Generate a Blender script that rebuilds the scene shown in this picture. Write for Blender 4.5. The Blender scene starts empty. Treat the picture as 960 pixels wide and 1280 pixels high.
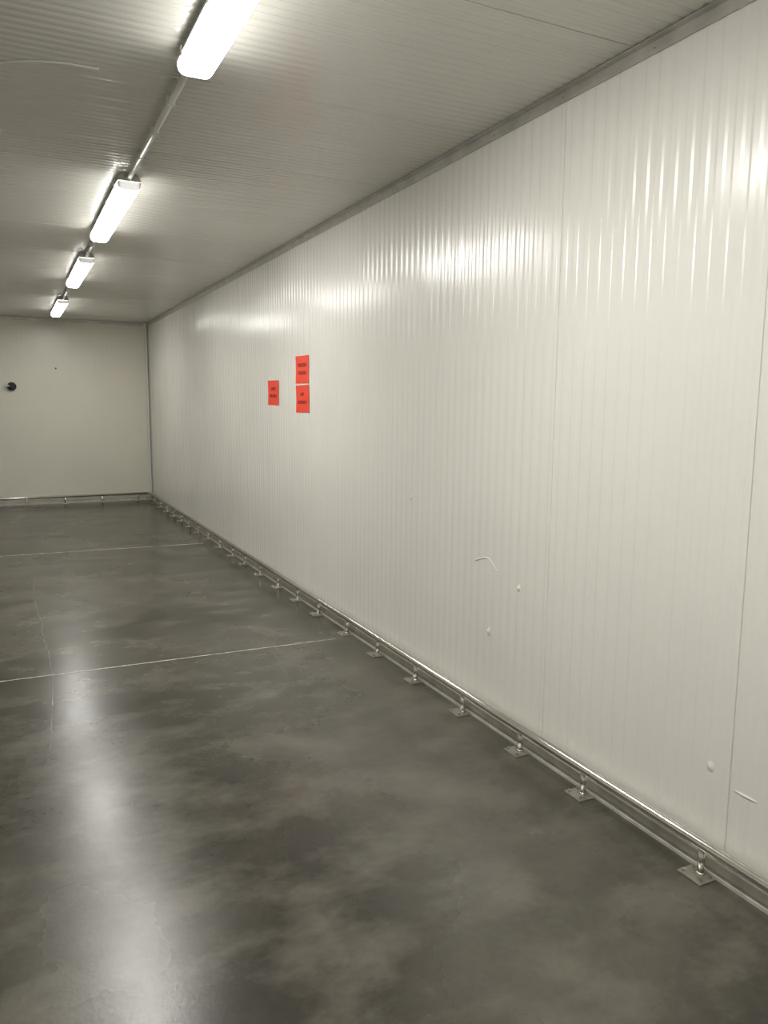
import bpy, bmesh, math, random
from mathutils import Vector, Matrix
random.seed(4)
S=bpy.context.scene
COL=S.collection
XW=2.125; YB=13.2; XL=-2.4; YR=-3.0; ZC=2.88

# ---------------------------------------------------------------- materials
def newmat(name):
    m=bpy.data.materials.new(name); m.use_nodes=True
    nt=m.node_tree; b=nt.nodes["Principled BSDF"]
    return m,nt,b
def N(nt,t,**k):
    n=nt.nodes.new(t)
    for a,v in k.items(): setattr(n,a,v)
    return n
def simple(name,col,rough=.5,metal=0,noise=0.0,scale=20,bump=0.0,ior=1.5):
    m,nt,b=newmat(name)
    b.inputs["IOR"].default_value=ior
    b.inputs["Base Color"].default_value=(*col,1); b.inputs["Roughness"].default_value=rough
    b.inputs["Metallic"].default_value=metal
    tc=N(nt,"ShaderNodeTexCoord"); no=N(nt,"ShaderNodeTexNoise"); no.inputs["Scale"].default_value=scale
    no.inputs["Detail"].default_value=5
    nt.links.new(tc.outputs["Object"],no.inputs["Vector"])
    mr=N(nt,"ShaderNodeMapRange"); mr.inputs["To Min"].default_value=1-noise; mr.inputs["To Max"].default_value=1+noise
    mr.inputs["From Min"].default_value=.3; mr.inputs["From Max"].default_value=.7
    nt.links.new(no.outputs["Fac"],mr.inputs["Value"])
    mx=N(nt,"ShaderNodeVectorMath",operation='SCALE'); mx.inputs[0].default_value=col
    nt.links.new(mr.outputs[0],mx.inputs["Scale"]); nt.links.new(mx.outputs[0],b.inputs["Base Color"])
    m2=N(nt,"ShaderNodeMath",operation='MULTIPLY'); m2.inputs[1].default_value=rough
    nt.links.new(mr.outputs[0],m2.inputs[0]); nt.links.new(m2.outputs[0],b.inputs["Roughness"])
    if bump:
        bp=N(nt,"ShaderNodeBump"); bp.inputs["Strength"].default_value=bump; bp.inputs["Distance"].default_value=.002
        nt.links.new(no.outputs["Fac"],bp.inputs["Height"]); nt.links.new(bp.outputs[0],b.inputs["Normal"])
    return m
M_wall=simple("coated_steel_wall",(.82,.805,.748),.225,0,.03,1.3,.25,1.6)
M_wallb=simple("coated_steel_wall_back",(.80,.775,.67),.30,0,.03,1.3,.25,1.5)  # yellower, slightly rougher version of the wall steel, back wall only
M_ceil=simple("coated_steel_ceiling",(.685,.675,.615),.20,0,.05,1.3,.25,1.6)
M_alu=simple("aluminium_trim",(.58,.56,.52),.33,.6,.14,9,.3)
M_ss=simple("stainless_steel",(.66,.63,.58),.22,1,.03,6)
M_plate=simple("plate_steel",(.48,.46,.41),.36,.9,.15,25)
M_kerb=simple("base_channel",(.60,.58,.53),.35,.3,.15,12)
M_seal=simple("floor_joint_filler",(.60,.57,.49),.6,0,.35,40)
M_crack=simple("crack_filler",(.22,.21,.17),.6,0,.5,30)
M_grey=simple("lamp_housing_grey",(.50,.50,.48),.45)
M_white=simple("white_pvc",(.74,.73,.69),.35)
M_black=simple("black_rubber",(.012,.012,.012),.5)
M_ink=simple("ink",(.16,.012,.01),.7)

def paper_mat():
    m,nt,b=newmat("red_paper")
    b.inputs["Base Color"].default_value=(.93,.068,.028,1); b.inputs["Roughness"].default_value=.5
    return m
M_red=paper_mat()

def floor_mat():
    m,nt,b=newmat("polished_concrete")
    L=nt.links.new
    tc=N(nt,"ShaderNodeTexCoord")
    def noise(s,d=6,r=.55,dist=0,off=(0,0,0),sc=(1,1,1)):
        mp=N(nt,"ShaderNodeMapping"); mp.inputs["Location"].default_value=off; mp.inputs["Scale"].default_value=sc
        L(tc.outputs["Object"],mp.inputs[0])
        n=N(nt,"ShaderNodeTexNoise"); n.inputs["Scale"].default_value=s; n.inputs["Detail"].default_value=d
        n.inputs["Roughness"].default_value=r; n.inputs["Distortion"].default_value=dist
        L(mp.outputs[0],n.inputs["Vector"]); return n
    def ramp(src,pts):
        r=N(nt,"ShaderNodeValToRGB"); e=r.color_ramp.elements
        e[0].position,e[0].color=pts[0][0],(*pts[0][1],1)
        e[1].position,e[1].color=pts[1][0],(*pts[1][1],1)
        L(src,r.inputs[0]); return r
    a=noise(.62,6,.55,.0,(.4,2.1,.37)); bb=noise(2.1,9,.62,.0,(3,1,.21)); c=noise(38,4,.6,0,(0,0,.3)); w=noise(2.6,9,.62,.0,(1.3,8.2,.43),(1,1.4,1))
    r1=ramp(a.outputs["Fac"],[(.36,(.027,.0245,.0175)),(.64,(.076,.070,.053))])
    r2=ramp(bb.outputs["Fac"],[(.25,(.58,.58,.58)),(.78,(1.55,1.55,1.55))])
    r3=ramp(c.outputs["Fac"],[(.25,(.86,.86,.86)),(.75,(1.14,1.14,1.14))])
    r4=ramp(w.outputs["Fac"],[(.46,(0,0,0)),(.80,(1,1,1))])
    def mul(A,Bs):
        q=N(nt,"ShaderNodeMix",data_type='RGBA',blend_type='MULTIPLY'); q.inputs[0].default_value=1
        L(A,q.inputs[6]); L(Bs,q.inputs[7]); return q.outputs[2]
    base=mul(mul(r1.outputs[0],r2.outputs[0]),r3.outputs[0])
    q=N(nt,"ShaderNodeMix",data_type='RGBA'); q.inputs[7].default_value=(.165,.155,.124,1)
    mq=N(nt,"ShaderNodeMath",operation='MULTIPLY'); mq.inputs[1].default_value=.85; L(r4.outputs[0],mq.inputs[0])
    L(mq.outputs[0],q.inputs[0]); L(base,q.inputs[6])
    L(q.outputs[2],b.inputs["Base Color"])
    mr=N(nt,"ShaderNodeMapRange"); mr.inputs["From Min"].default_value=.3; mr.inputs["From Max"].default_value=.7
    mr.inputs["To Min"].default_value=.20; mr.inputs["To Max"].default_value=.32
    L(a.outputs["Fac"],mr.inputs["Value"]); L(mr.outputs[0],b.inputs["Roughness"])
    f2=noise(60,3,.6,0,(0,0,.3))
    bp=N(nt,"ShaderNodeBump"); bp.inputs["Strength"].default_value=.18; bp.inputs["Distance"].default_value=.002
    L(f2.outputs["Fac"],bp.inputs["Height"])
    L(bp.outputs[0],b.inputs["Normal"])
    return m
M_floor=floor_mat()

def diffuser_mat(st,nm="lamp_diffuser"):
    m,nt,b=newmat(nm); L=nt.links.new
    b.inputs["Base Color"].default_value=(.8,.8,.78,1); b.inputs["Roughness"].default_value=.35
    tc=N(nt,"ShaderNodeTexCoord"); sp=N(nt,"ShaderNodeSeparateXYZ"); L(tc.outputs["Object"],sp.inputs[0])
    def fade(axis,a,c,lo):
        ab=N(nt,"ShaderNodeMath",operation='ABSOLUTE'); L(sp.outputs[axis],ab.inputs[0])
        mr=N(nt,"ShaderNodeMapRange"); mr.interpolation_type='SMOOTHSTEP'
        mr.inputs["From Min"].default_value=a; mr.inputs["From Max"].default_value=c
        mr.inputs["To Min"].default_value=lo; mr.inputs["To Max"].default_value=1
        L(ab.outputs[0],mr.inputs["Value"]); return mr.outputs[0]
    m1=N(nt,"ShaderNodeMath",operation='MULTIPLY'); L(fade("Y",.80,.755,.008),m1.inputs[0]); L(fade("X",.060,.044,.18),m1.inputs[1])
    m2=N(nt,"ShaderNodeMath",operation='MULTIPLY'); m2.inputs[1].default_value=st; L(m1.outputs[0],m2.inputs[0])
    L(m2.outputs[0],b.inputs["Emission Strength"])
    b.inputs["Emission Color"].default_value=(1,.98,.938,1)
    return m
M_diff=diffuser_mat(83); M_diff2=diffuser_mat(48,"lamp_diffuser_dim")  # second copy: emission lowered for the far lamps to weaken their wall highlights

# ---------------------------------------------------------------- mesh helpers
def link(o,parent=None):
    COL.objects.link(o)
    if parent: o.parent=parent
    return o
def mesh(name,vs,fs,mat,parent=None,smooth=False,loc=(0,0,0)):
    me=bpy.data.meshes.new(name); me.from_pydata([tuple(v) for v in vs],[],fs); me.update()
    me.materials.append(mat)
    if smooth:
        for p in me.polygons: p.use_smooth=True
    o=bpy.data.objects.new(name,me); o.location=loc
    return link(o,parent)
def recalc(o):
    bm=bmesh.new(); bm.from_mesh(o.data); bmesh.ops.recalc_face_normals(bm,faces=bm.faces); bm.to_mesh(o.data); bm.free()
class B:
    def __init__(s): s.v=[];s.f=[]
    def box(s,a,b):
        i=len(s.v)
        for z in (a[2],b[2]):
            s.v+= [(a[0],a[1],z),(b[0],a[1],z),(b[0],b[1],z),(a[0],b[1],z)]
        s.f+=[(i,i+3,i+2,i+1),(i+4,i+5,i+6,i+7),(i,i+1,i+5,i+4),(i+1,i+2,i+6,i+5),(i+2,i+3,i+7,i+6),(i+3,i,i+4,i+7)]
    def cyl(s,p,q,r,n=16,r2=None):
        p=Vector(p);q=Vector(q);d=(q-p).normalized()
        a=d.orthogonal().normalized();c=d.cross(a); i=len(s.v); r2=r if r2 is None else r2
        for k in range(n):
            t=2*math.pi*k/n; e=a*math.cos(t)+c*math.sin(t)
            s.v.append(tuple(p+e*r)); s.v.append(tuple(q+e*r2))
        for k in range(n):
            j=(k+1)%n
            s.f.append((i+2*k,i+2*j,i+2*j+1,i+2*k+1))
        s.f.append(tuple(i+2*k for k in reversed(range(n)))); s.f.append(tuple(i+2*k+1 for k in range(n)))
    def prism(s,prof,y0,y1):  # prof in x,z
        i=len(s.v);n=len(prof)
        for x,z in prof: s.v.append((x,y0,z))
        for x,z in prof: s.v.append((x,y1,z))
        for k in range(n):
            j=(k+1)%n; s.f.append((i+k,i+j,i+n+j,i+n+k))
        s.f.append(tuple(i+k for k in reversed(range(n)))); s.f.append(tuple(i+n+k for k in range(n)))
    def make(s,name,mat,parent=None,smooth=False,loc=(0,0,0),bevel=0):
        o=mesh(name,s.v,s.f,mat,parent,False,loc)
        recalc(o)
        if smooth:
            for p in o.data.polygons: p.use_smooth=len(p.vertices)==4
        if bevel:
            m=o.modifiers.new("b","BEVEL"); m.width=bevel; m.segments=2; m.limit_method='ANGLE'
        return o
def empty(name,loc=(0,0,0)):
    o=bpy.data.objects.new(name,None); o.location=loc; o.empty_display_size=.1
    return link(o)

# ribbed profile: list of (s, depth) along an axis ; depth>0 = away from room
def profile(s0,s1,joint0,pitch=.1,panel=1.005,d=.0016,jd=.004,jw=.0022):
    pts=[];n0=math.floor((s0-joint0)/panel)
    k=n0
    while joint0+k*panel<s1:
        b=joint0+k*panel; nr=int(round(panel/pitch)); pr=panel/nr
        pts+=[(b,jd),(b+jw,jd),(b+jw+.001,0)]
        t=pitch*.16
        for i in range(nr):
            a=b+i*pr; dd=d*random.uniform(.7,1.2)
            pts+=[(a+jw+.004,0),(a+pr*.50-t,0),(a+pr*.50,dd),(a+pr*.96-t,dd)]
            if i<nr-1: pts+=[(a+pr*.98,0)]
            else: pts+=[(a+pr-.0015,0)]
        k+=1
    pts=[p for p in pts if s0<=p[0]<=s1]
    pts=[(s0,0)]+pts+[(s1,0)]
    out=[pts[0]]
    for p in pts[1:]:
        if p[0]>out[-1][0]+1e-5: out.append(p)
    return out
def ribbed(name,mat,P,fn,t0,t1,flip):
    vs=[];fs=[]
    for s,d in P: vs+= [fn(s,d,t0),fn(s,d,t1)]
    for i in range(len(P)-1):
        q=(2*i,2*i+2,2*i+3,2*i+1); fs.append(q[::-1] if flip else q)
    n=len(vs); T=.1
    s0,s1=P[0][0],P[-1][0]
    vs+=[fn(s0,T,t0),fn(s1,T,t0),fn(s1,T,t1),fn(s0,T,t1)]
    fs.append((n,n+3,n+2,n+1) if not flip else (n,n+1,n+2,n+3))
    return mesh(name,vs,fs,mat)

PY=profile(YR,YB,1.68,pitch=.067,d=.0019)
wall_right=ribbed("wall_right",M_wall,PY,lambda s,d,t:(XW+d,s,t),0.0,ZC,False)
wall_left=ribbed("wall_left",M_wall,PY,lambda s,d,t:(XL-d,s,t),0.0,ZC,True)
PX=profile(XL,XW,-.075,pitch=.067,d=.0004,jd=.003,jw=.0025)
wall_back=ribbed("wall_back",M_wallb,PX,lambda s,d,t:(s,YB+d,t),0.0,ZC,True)
wall_front=ribbed("wall_front",M_wall,PX,lambda s,d,t:(s,YR-d,t),0.0,ZC,False)
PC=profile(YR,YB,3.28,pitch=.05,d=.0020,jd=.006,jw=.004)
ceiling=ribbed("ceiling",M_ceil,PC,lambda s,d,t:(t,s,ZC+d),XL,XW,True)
b=B(); b.box((XL,YR,-.1),(XW,YB,0)); floor=b.make("floor",M_floor)

# floor joints / crack
def strip(b,pts,w,z=.0012):
    i=len(b.v)
    for k,(x,y) in enumerate(pts):
        a=pts[max(k-1,0)];c=pts[min(k+1,len(pts)-1)]
        d=Vector((c[0]-a[0],c[1]-a[1])).normalized(); n=Vector((-d.y,d.x))*w*random.uniform(.25,.6)
        b.v+=[(x+n.x,y+n.y,z),(x-n.x,y-n.y,z)]
    for k in range(len(pts)-1):
        b.f.append((i+2*k,i+2*k+1,i+2*k+3,i+2*k+2))
def wob(p,q,n,a):
    return [(p[0]+(q[0]-p[0])*k/n+random.uniform(-a,a),p[1]+(q[1]-p[1])*k/n+random.uniform(-a,a)) for k in range(n+1)]
b=B()
strip(b,wob((XL,4.83),(1.96,4.75),150,.002),.013)
strip(b,wob((XL,8.92),(1.96,8.76),120,.003),.020)
b.make("saw_cut_joints",M_seal,floor)
b=B()
strip(b,wob((.165,4.80),(.10,3.7),60,.004),.004)
strip(b,wob((.165,4.80),(.12,6.9),80,.008),.005)
strip(b,wob((.12,6.9),(.20,9.5),60,.010),.005)
b.make("hairline_crack",M_crack,floor)

# ---------------------------------------------------------------- trims
def along_y(prof,y0,y1,name,mat):
    b=B(); b.prism(prof,y0,y1); return b.make(name,mat)
e=.002
along_y([(XW-e,ZC-e),(XW-.038,ZC-e),(XW-.038,ZC-.005),(XW-.008,ZC-.005),(XW-.008,ZC-.046),(XW-e,ZC-.046)],YR,YB,"trim_1",M_alu)
along_y([(XL+e,ZC-e),(XL+.038,ZC-e),(XL+.038,ZC-.005),(XL+.008,ZC-.005),(XL+.008,ZC-.046),(XL+e,ZC-.046)],YR,YB,"trim_2",M_alu)
b=B(); b.box((XL+.06,YB-.006,ZC-.05),(XW-.06,YB-e,ZC-e)); b.box((XL+.06,YB-.04,ZC-.006),(XW-.06,YB-.006,ZC-e)); b.make("trim_3",M_alu)
b=B(); b.box((XW-.05,YB-.005,.06),(XW-e,YB-e,ZC-.05)); b.box((XW-.005,YB-.05,.06),(XW-e,YB-.005,ZC-.05)); b.cyl((XW-.028,YB-.024,.06),(XW-.028,YB-.024,ZC-.06),.016); b.make("trim_4",M_white)
b=B(); y=YR+.2
while y<YB-.1:
    b.cyl((XW-.008,y,ZC-.028),(XW-.011,y,ZC-.028),.0035,8); y+=.5
b.make("screws",M_ss,bpy.data.objects["trim_1"])
def basechan(name,a):
    b=B()
    if a=='r': b.prism([(XW-e,0),(XW-.028,0),(XW-.028,.012),(XW-.010,.014),(XW-.010,.05),(XW-e,.053)],YR,YB)
    if a=='l': b.prism([(XL+e,0),(XL+.028,0),(XL+.028,.012),(XL+.010,.014),(XL+.010,.05),(XL+e,.053)],YR,YB)
    if a=='b': b.box((XL+.03,YB-.028,0),(XW-.03,YB-e,.012)); b.box((XL+.03,YB-.010,.012),(XW-.03,YB-e,.05))
    return b.make(name,M_kerb)
basechan("baseboard_right",'r');basechan("baseboard_left",'l');basechan("baseboard_back",'b')

# ---------------------------------------------------------------- guard rails
def guard(p0,p1,posts,inward,name):
    root=empty(name,(p0[0],p0[1],0))
    p0=Vector(p0);p1=Vector(p1);d=(p1-p0).normalized();n=Vector(inward)
    inv=Vector((root.location.x,root.location.y,0))
    rz=.112;r=.0195
    t=B(); t.cyl((p0-inv)+Vector((0,0,rz)),(p1-inv)+Vector((0,0,rz)),r,32); t.make("rail_tube",M_ss,root,True)
    po=B();pl=B();bo=B()
    for s in posts:
        c=p0+d*s-inv
        po.cyl(c+Vector((0,0,.006)),c+Vector((0,0,rz-r*.6)),.0125,14)
        po.cyl(c+Vector((0,0,.006)),c+Vector((0,0,.012)),.0165,14,.0125)
        h=.05
        a=c-d*h+n*.058; q=c+d*h-n*.016
        pl.box((min(a.x,q.x),min(a.y,q.y),0),(max(a.x,q.x),max(a.y,q.y),.006))
        for sd in (-1,1):
            cc=c+d*sd*.035+n*.042
            bo.cyl(cc+Vector((0,0,.006)),cc+Vector((0,0,.014)),.0075,6)
            cc=c+d*sd*.037-n*.004
            bo.cyl(cc+Vector((0,0,.006)),cc+Vector((0,0,.012)),.0065,6)
    po.make("posts",M_ss,root,True); pl.make("base_plates",M_plate,root,bevel=.001); bo.make("anchor_bolts",M_ss,root)
    return root
ys=[-2.5,-1.95,-1.4,-.85,-.3,.3,.95,1.73,2.34,2.78,3.29,3.81,4.33,4.83,5.38,5.86,6.36,6.91,7.43,7.89,8.44,9.0]
while ys[-1]<12.5: ys.append(ys[-1]+.52)
XR=2.074
guard((XR,YR+.05,0),(XR,YB-.03,0),[y-(YR+.05) for y in ys],(-1,0,0),"guard_rail")
YG=YB-.05
guard((XL+.06,YG,0),(XR-.03,YG,0),[.3+.56*i for i in range(8)],(0,-1,0),"guard_rail")

# ---------------------------------------------------------------- lamps
def lamp(x,yc,md,L=1.62):
    root=empty("ceiling_light",(x,yc,ZC))
    h=L/2
    b=B()
    b.prism([(-.040,0),(.040,0),(.056,-.018),(.064,-.036),(.064,-.043),(-.064,-.043),(-.064,-.036),(-.056,-.018)],-h,h)
    b.make("housing",M_grey,root,bevel=.004)
    prof=[(-.061,-.0435),(-.064,-.056),(-.059,-.076),(-.046,-.087),(-.034,-.090),(.034,-.090),(.046,-.087),(.059,-.076),(.064,-.056),(.061,-.0435)]
    vs=[];fs=[];n=len(prof)
    secs=[(-h+.002,.55),(-h+.010,.88),(-h+.03,1),(h-.03,1),(h-.010,.88),(h-.002,.55)]
    for y,s in secs:
        for px,pz in prof: vs.append((px*(.97+.03*s),y,-.0435+(pz+.0435)*s))
    for i in range(len(secs)-1):
        for k in range(n-1): fs.append((i*n+k,i*n+k+1,(i+1)*n+k+1,(i+1)*n+k))
    fs.append(tuple(range(n))); fs.append(tuple((len(secs)-1)*n+k for k in reversed(range(n))))
    o=mesh("diffuser",vs,fs,md,root,True); recalc(o)
    c=B()
    for y in (-h+.12,-h*.35,h*.35,h-.12):
        for sx in (-1,1):
            c.box((min(sx*.062,sx*.071),y-.012,-.060),(max(sx*.062,sx*.071),y+.012,-.028))
    c.make("clips",M_ss,root,bevel=.001)
    g=B()
    for sy in (-1,1): g.cyl((0,sy*h,-.024),(0,sy*(h+.03),-.024),.014,12)
    g.make("cable_glands",M_grey,root,True)
    return root
LX=.69
lamps=[-.6,2.25,5.54,8.13,11.25]
for y in lamps: lamp(LX,y,M_diff if y<6 else M_diff2)
root=empty("electrical_conduit",(LX,0,ZC))
b=B();c=B()
edges=[YR]+sum([[y-.84,y+.84] for y in lamps],[])+[YB-.05]
for i in range(0,len(edges)-2,2):
    y0,y1=edges[i],edges[i+1]
    b.cyl((0,y0,-.024),(0,y1,-.024),.013,14)
    for k in range(1,4):
        y=y0+(y1-y0)*k/4; c.box((-.018,y-.008,-.039),(.018,y+.008,-.001))
b.make("pipe",M_white,root,True); c.make("saddle_clips",M_white,root,bevel=.003)

cu=bpy.data.curves.new("loose_ceiling_cable","CURVE"); cu.dimensions='3D'; cu.bevel_depth=.004; cu.bevel_resolution=3
sp=cu.splines.new('BEZIER'); pts=[(-1.5,3.62,ZC-.005),(-.6,3.60,ZC-.005),(-.05,3.50,ZC-.005),(.22,3.36,ZC-.005),(.39,3.34,ZC-.005)]
sp.bezier_points.add(len(pts)-1)
for bp,p in zip(sp.bezier_points,pts): bp.co=p; bp.handle_left_type=bp.handle_right_type='AUTO'
cu.materials.append(M_white)
link(bpy.data.objects.new("loose_ceiling_cable",cu))

# ---------------------------------------------------------------- red papers
def paper(y0,z0,rot,l1,l2):
    W,H=.297,.215
    root=empty("red_paper_sign",(XW-.003,y0+W/2,z0+H/2))
    root.rotation_euler=(math.radians(rot),0,0)
    nx,nz=10,6;vs=[];fs=[]
    for j in range(nz+1):
        for i in range(nx+1):
            u=i/nx-.5;v=j/nz-.5
            vs.append((-.003*(abs(u*2)**3)*abs(v*2)-.0005,u*W,v*H))
    for j in range(nz):
        for i in range(nx):
            a=j*(nx+1)+i; fs.append((a,a+nx+1,a+nx+2,a+1))
    mesh("sheet",vs,fs,M_red,root,True)
    for k,(t,z) in enumerate(((l1,.022),(l2,-.040))):
        cu=bpy.data.curves.new("t","FONT"); cu.body=t; cu.size=.038; cu.align_x='CENTER'; cu.offset=.0003
        cu.materials.append(M_ink)
        o=bpy.data.objects.new("text_line_%d"%(k+1),cu); link(o,root)
        o.rotation_euler=(math.radians(90),0,math.radians(-90)); o.location=(-.0024,0,z)
paper(5.705,1.765,.6,"VERBODEN","TOEGANG")
paper(5.700,1.535,-.8,"NIET","BETREDEN !")
paper(6.450,1.590,.8,"RUIMTE","VRIJ LATEN")

# ---------------------------------------------------------------- wall penetration on back wall
root=empty("cable_gland",(.085,YB,1.83))
b=B(); b.cyl((0,-.001,0),(0,-.05,0),.066,28,.060); b.cyl((0,-.05,0),(0,-.10,0),.036,24,.03); b.make("rubber_collar",M_black,root,True)
b=B(); b.cyl((-.03,-.08,.005),(-.10,-.085,.02),.014,12); b.make("cable_stub",M_white,root,True)
b=B(); b.cyl((.72,YB-.001,2.12),(.72,YB-.01,2.12),.012,10); b.make("wall_plug",M_black)

# ---------------------------------------------------------------- dents on right wall
def dent(y,z,ry,rz,h=.002,mat=M_wall):
    vs=[];fs=[];n=20;m=5
    vs.append((XW-h,y,z))
    for j in range(1,m+1):
        q=j/m; hh=h*(math.cos(q*math.pi)*.5+.5)
        for k in range(n):
            a=2*math.pi*k/n; vs.append((XW-hh+.0006*(q>=1),y+ry*q*math.cos(a),z+rz*q*math.sin(a)))
    for k in range(n): fs.append((0,1+(k+1)%n,1+k))
    for j in range(m-1):
        for k in range(n):
            a=1+j*n+k;bb=1+j*n+(k+1)%n; fs.append((a,bb,bb+n,a+n))
    o=mesh("dent",vs,fs,mat,wall_right,True)
    if o.data.polygons[0].normal.x>0: o.data.flip_normals()
dent(3.99,1.06,.014,.024,.010);dent(2.90,.75,.014,.020,.012);dent(3.14,.475,.014,.026,.012);dent(1.76,.37,.018,.024,.006)
dent(1.62,.33,.05,.007,.004)
cu=bpy.data.curves.new("scratch","CURVE"); cu.dimensions='3D'; cu.bevel_depth=.003; cu.bevel_resolution=2
sp=cu.splines.new('BEZIER'); pts=[(3.28,.815),(3.22,.835),(3.17,.845),(3.13,.83),(3.09,.80),(3.07,.795)]
sp.bezier_points.add(len(pts)-1)
for bp,p in zip(sp.bezier_points,pts): bp.co=(XW,p[0],p[1]); bp.handle_left_type=bp.handle_right_type='AUTO'
cu.materials.append(M_wall); link(bpy.data.objects.new("scratch",cu),wall_right)

# ---------------------------------------------------------------- world, camera
w=bpy.data.worlds.new("world"); S.world=w; w.use_nodes=True
w.node_tree.nodes["Background"].inputs[0].default_value=(.5,.5,.48,1); w.node_tree.nodes["Background"].inputs[1].default_value=.0
r=math.radians(0.5)
d=Vector((-472,138,-961)).normalized()
p=math.atan((138*math.cos(r)-472*math.sin(r))/961)
u=Vector((math.sin(r)*math.cos(p),math.cos(r)*math.cos(p),math.sin(p)))
M=Matrix((d.cross(u),d,u))
cam=bpy.data.cameras.new("camera"); o=bpy.data.objects.new("camera",cam); link(o)
cam.sensor_fit='VERTICAL'; cam.sensor_height=24; cam.lens=24*961/1280; cam.clip_start=.05
o.matrix_world=Matrix.Translation((0,0,1.6))@M.to_4x4()
S.camera=o
S.view_settings.view_transform='Standard'
S.view_settings.look='None'
S.view_settings.exposure=0
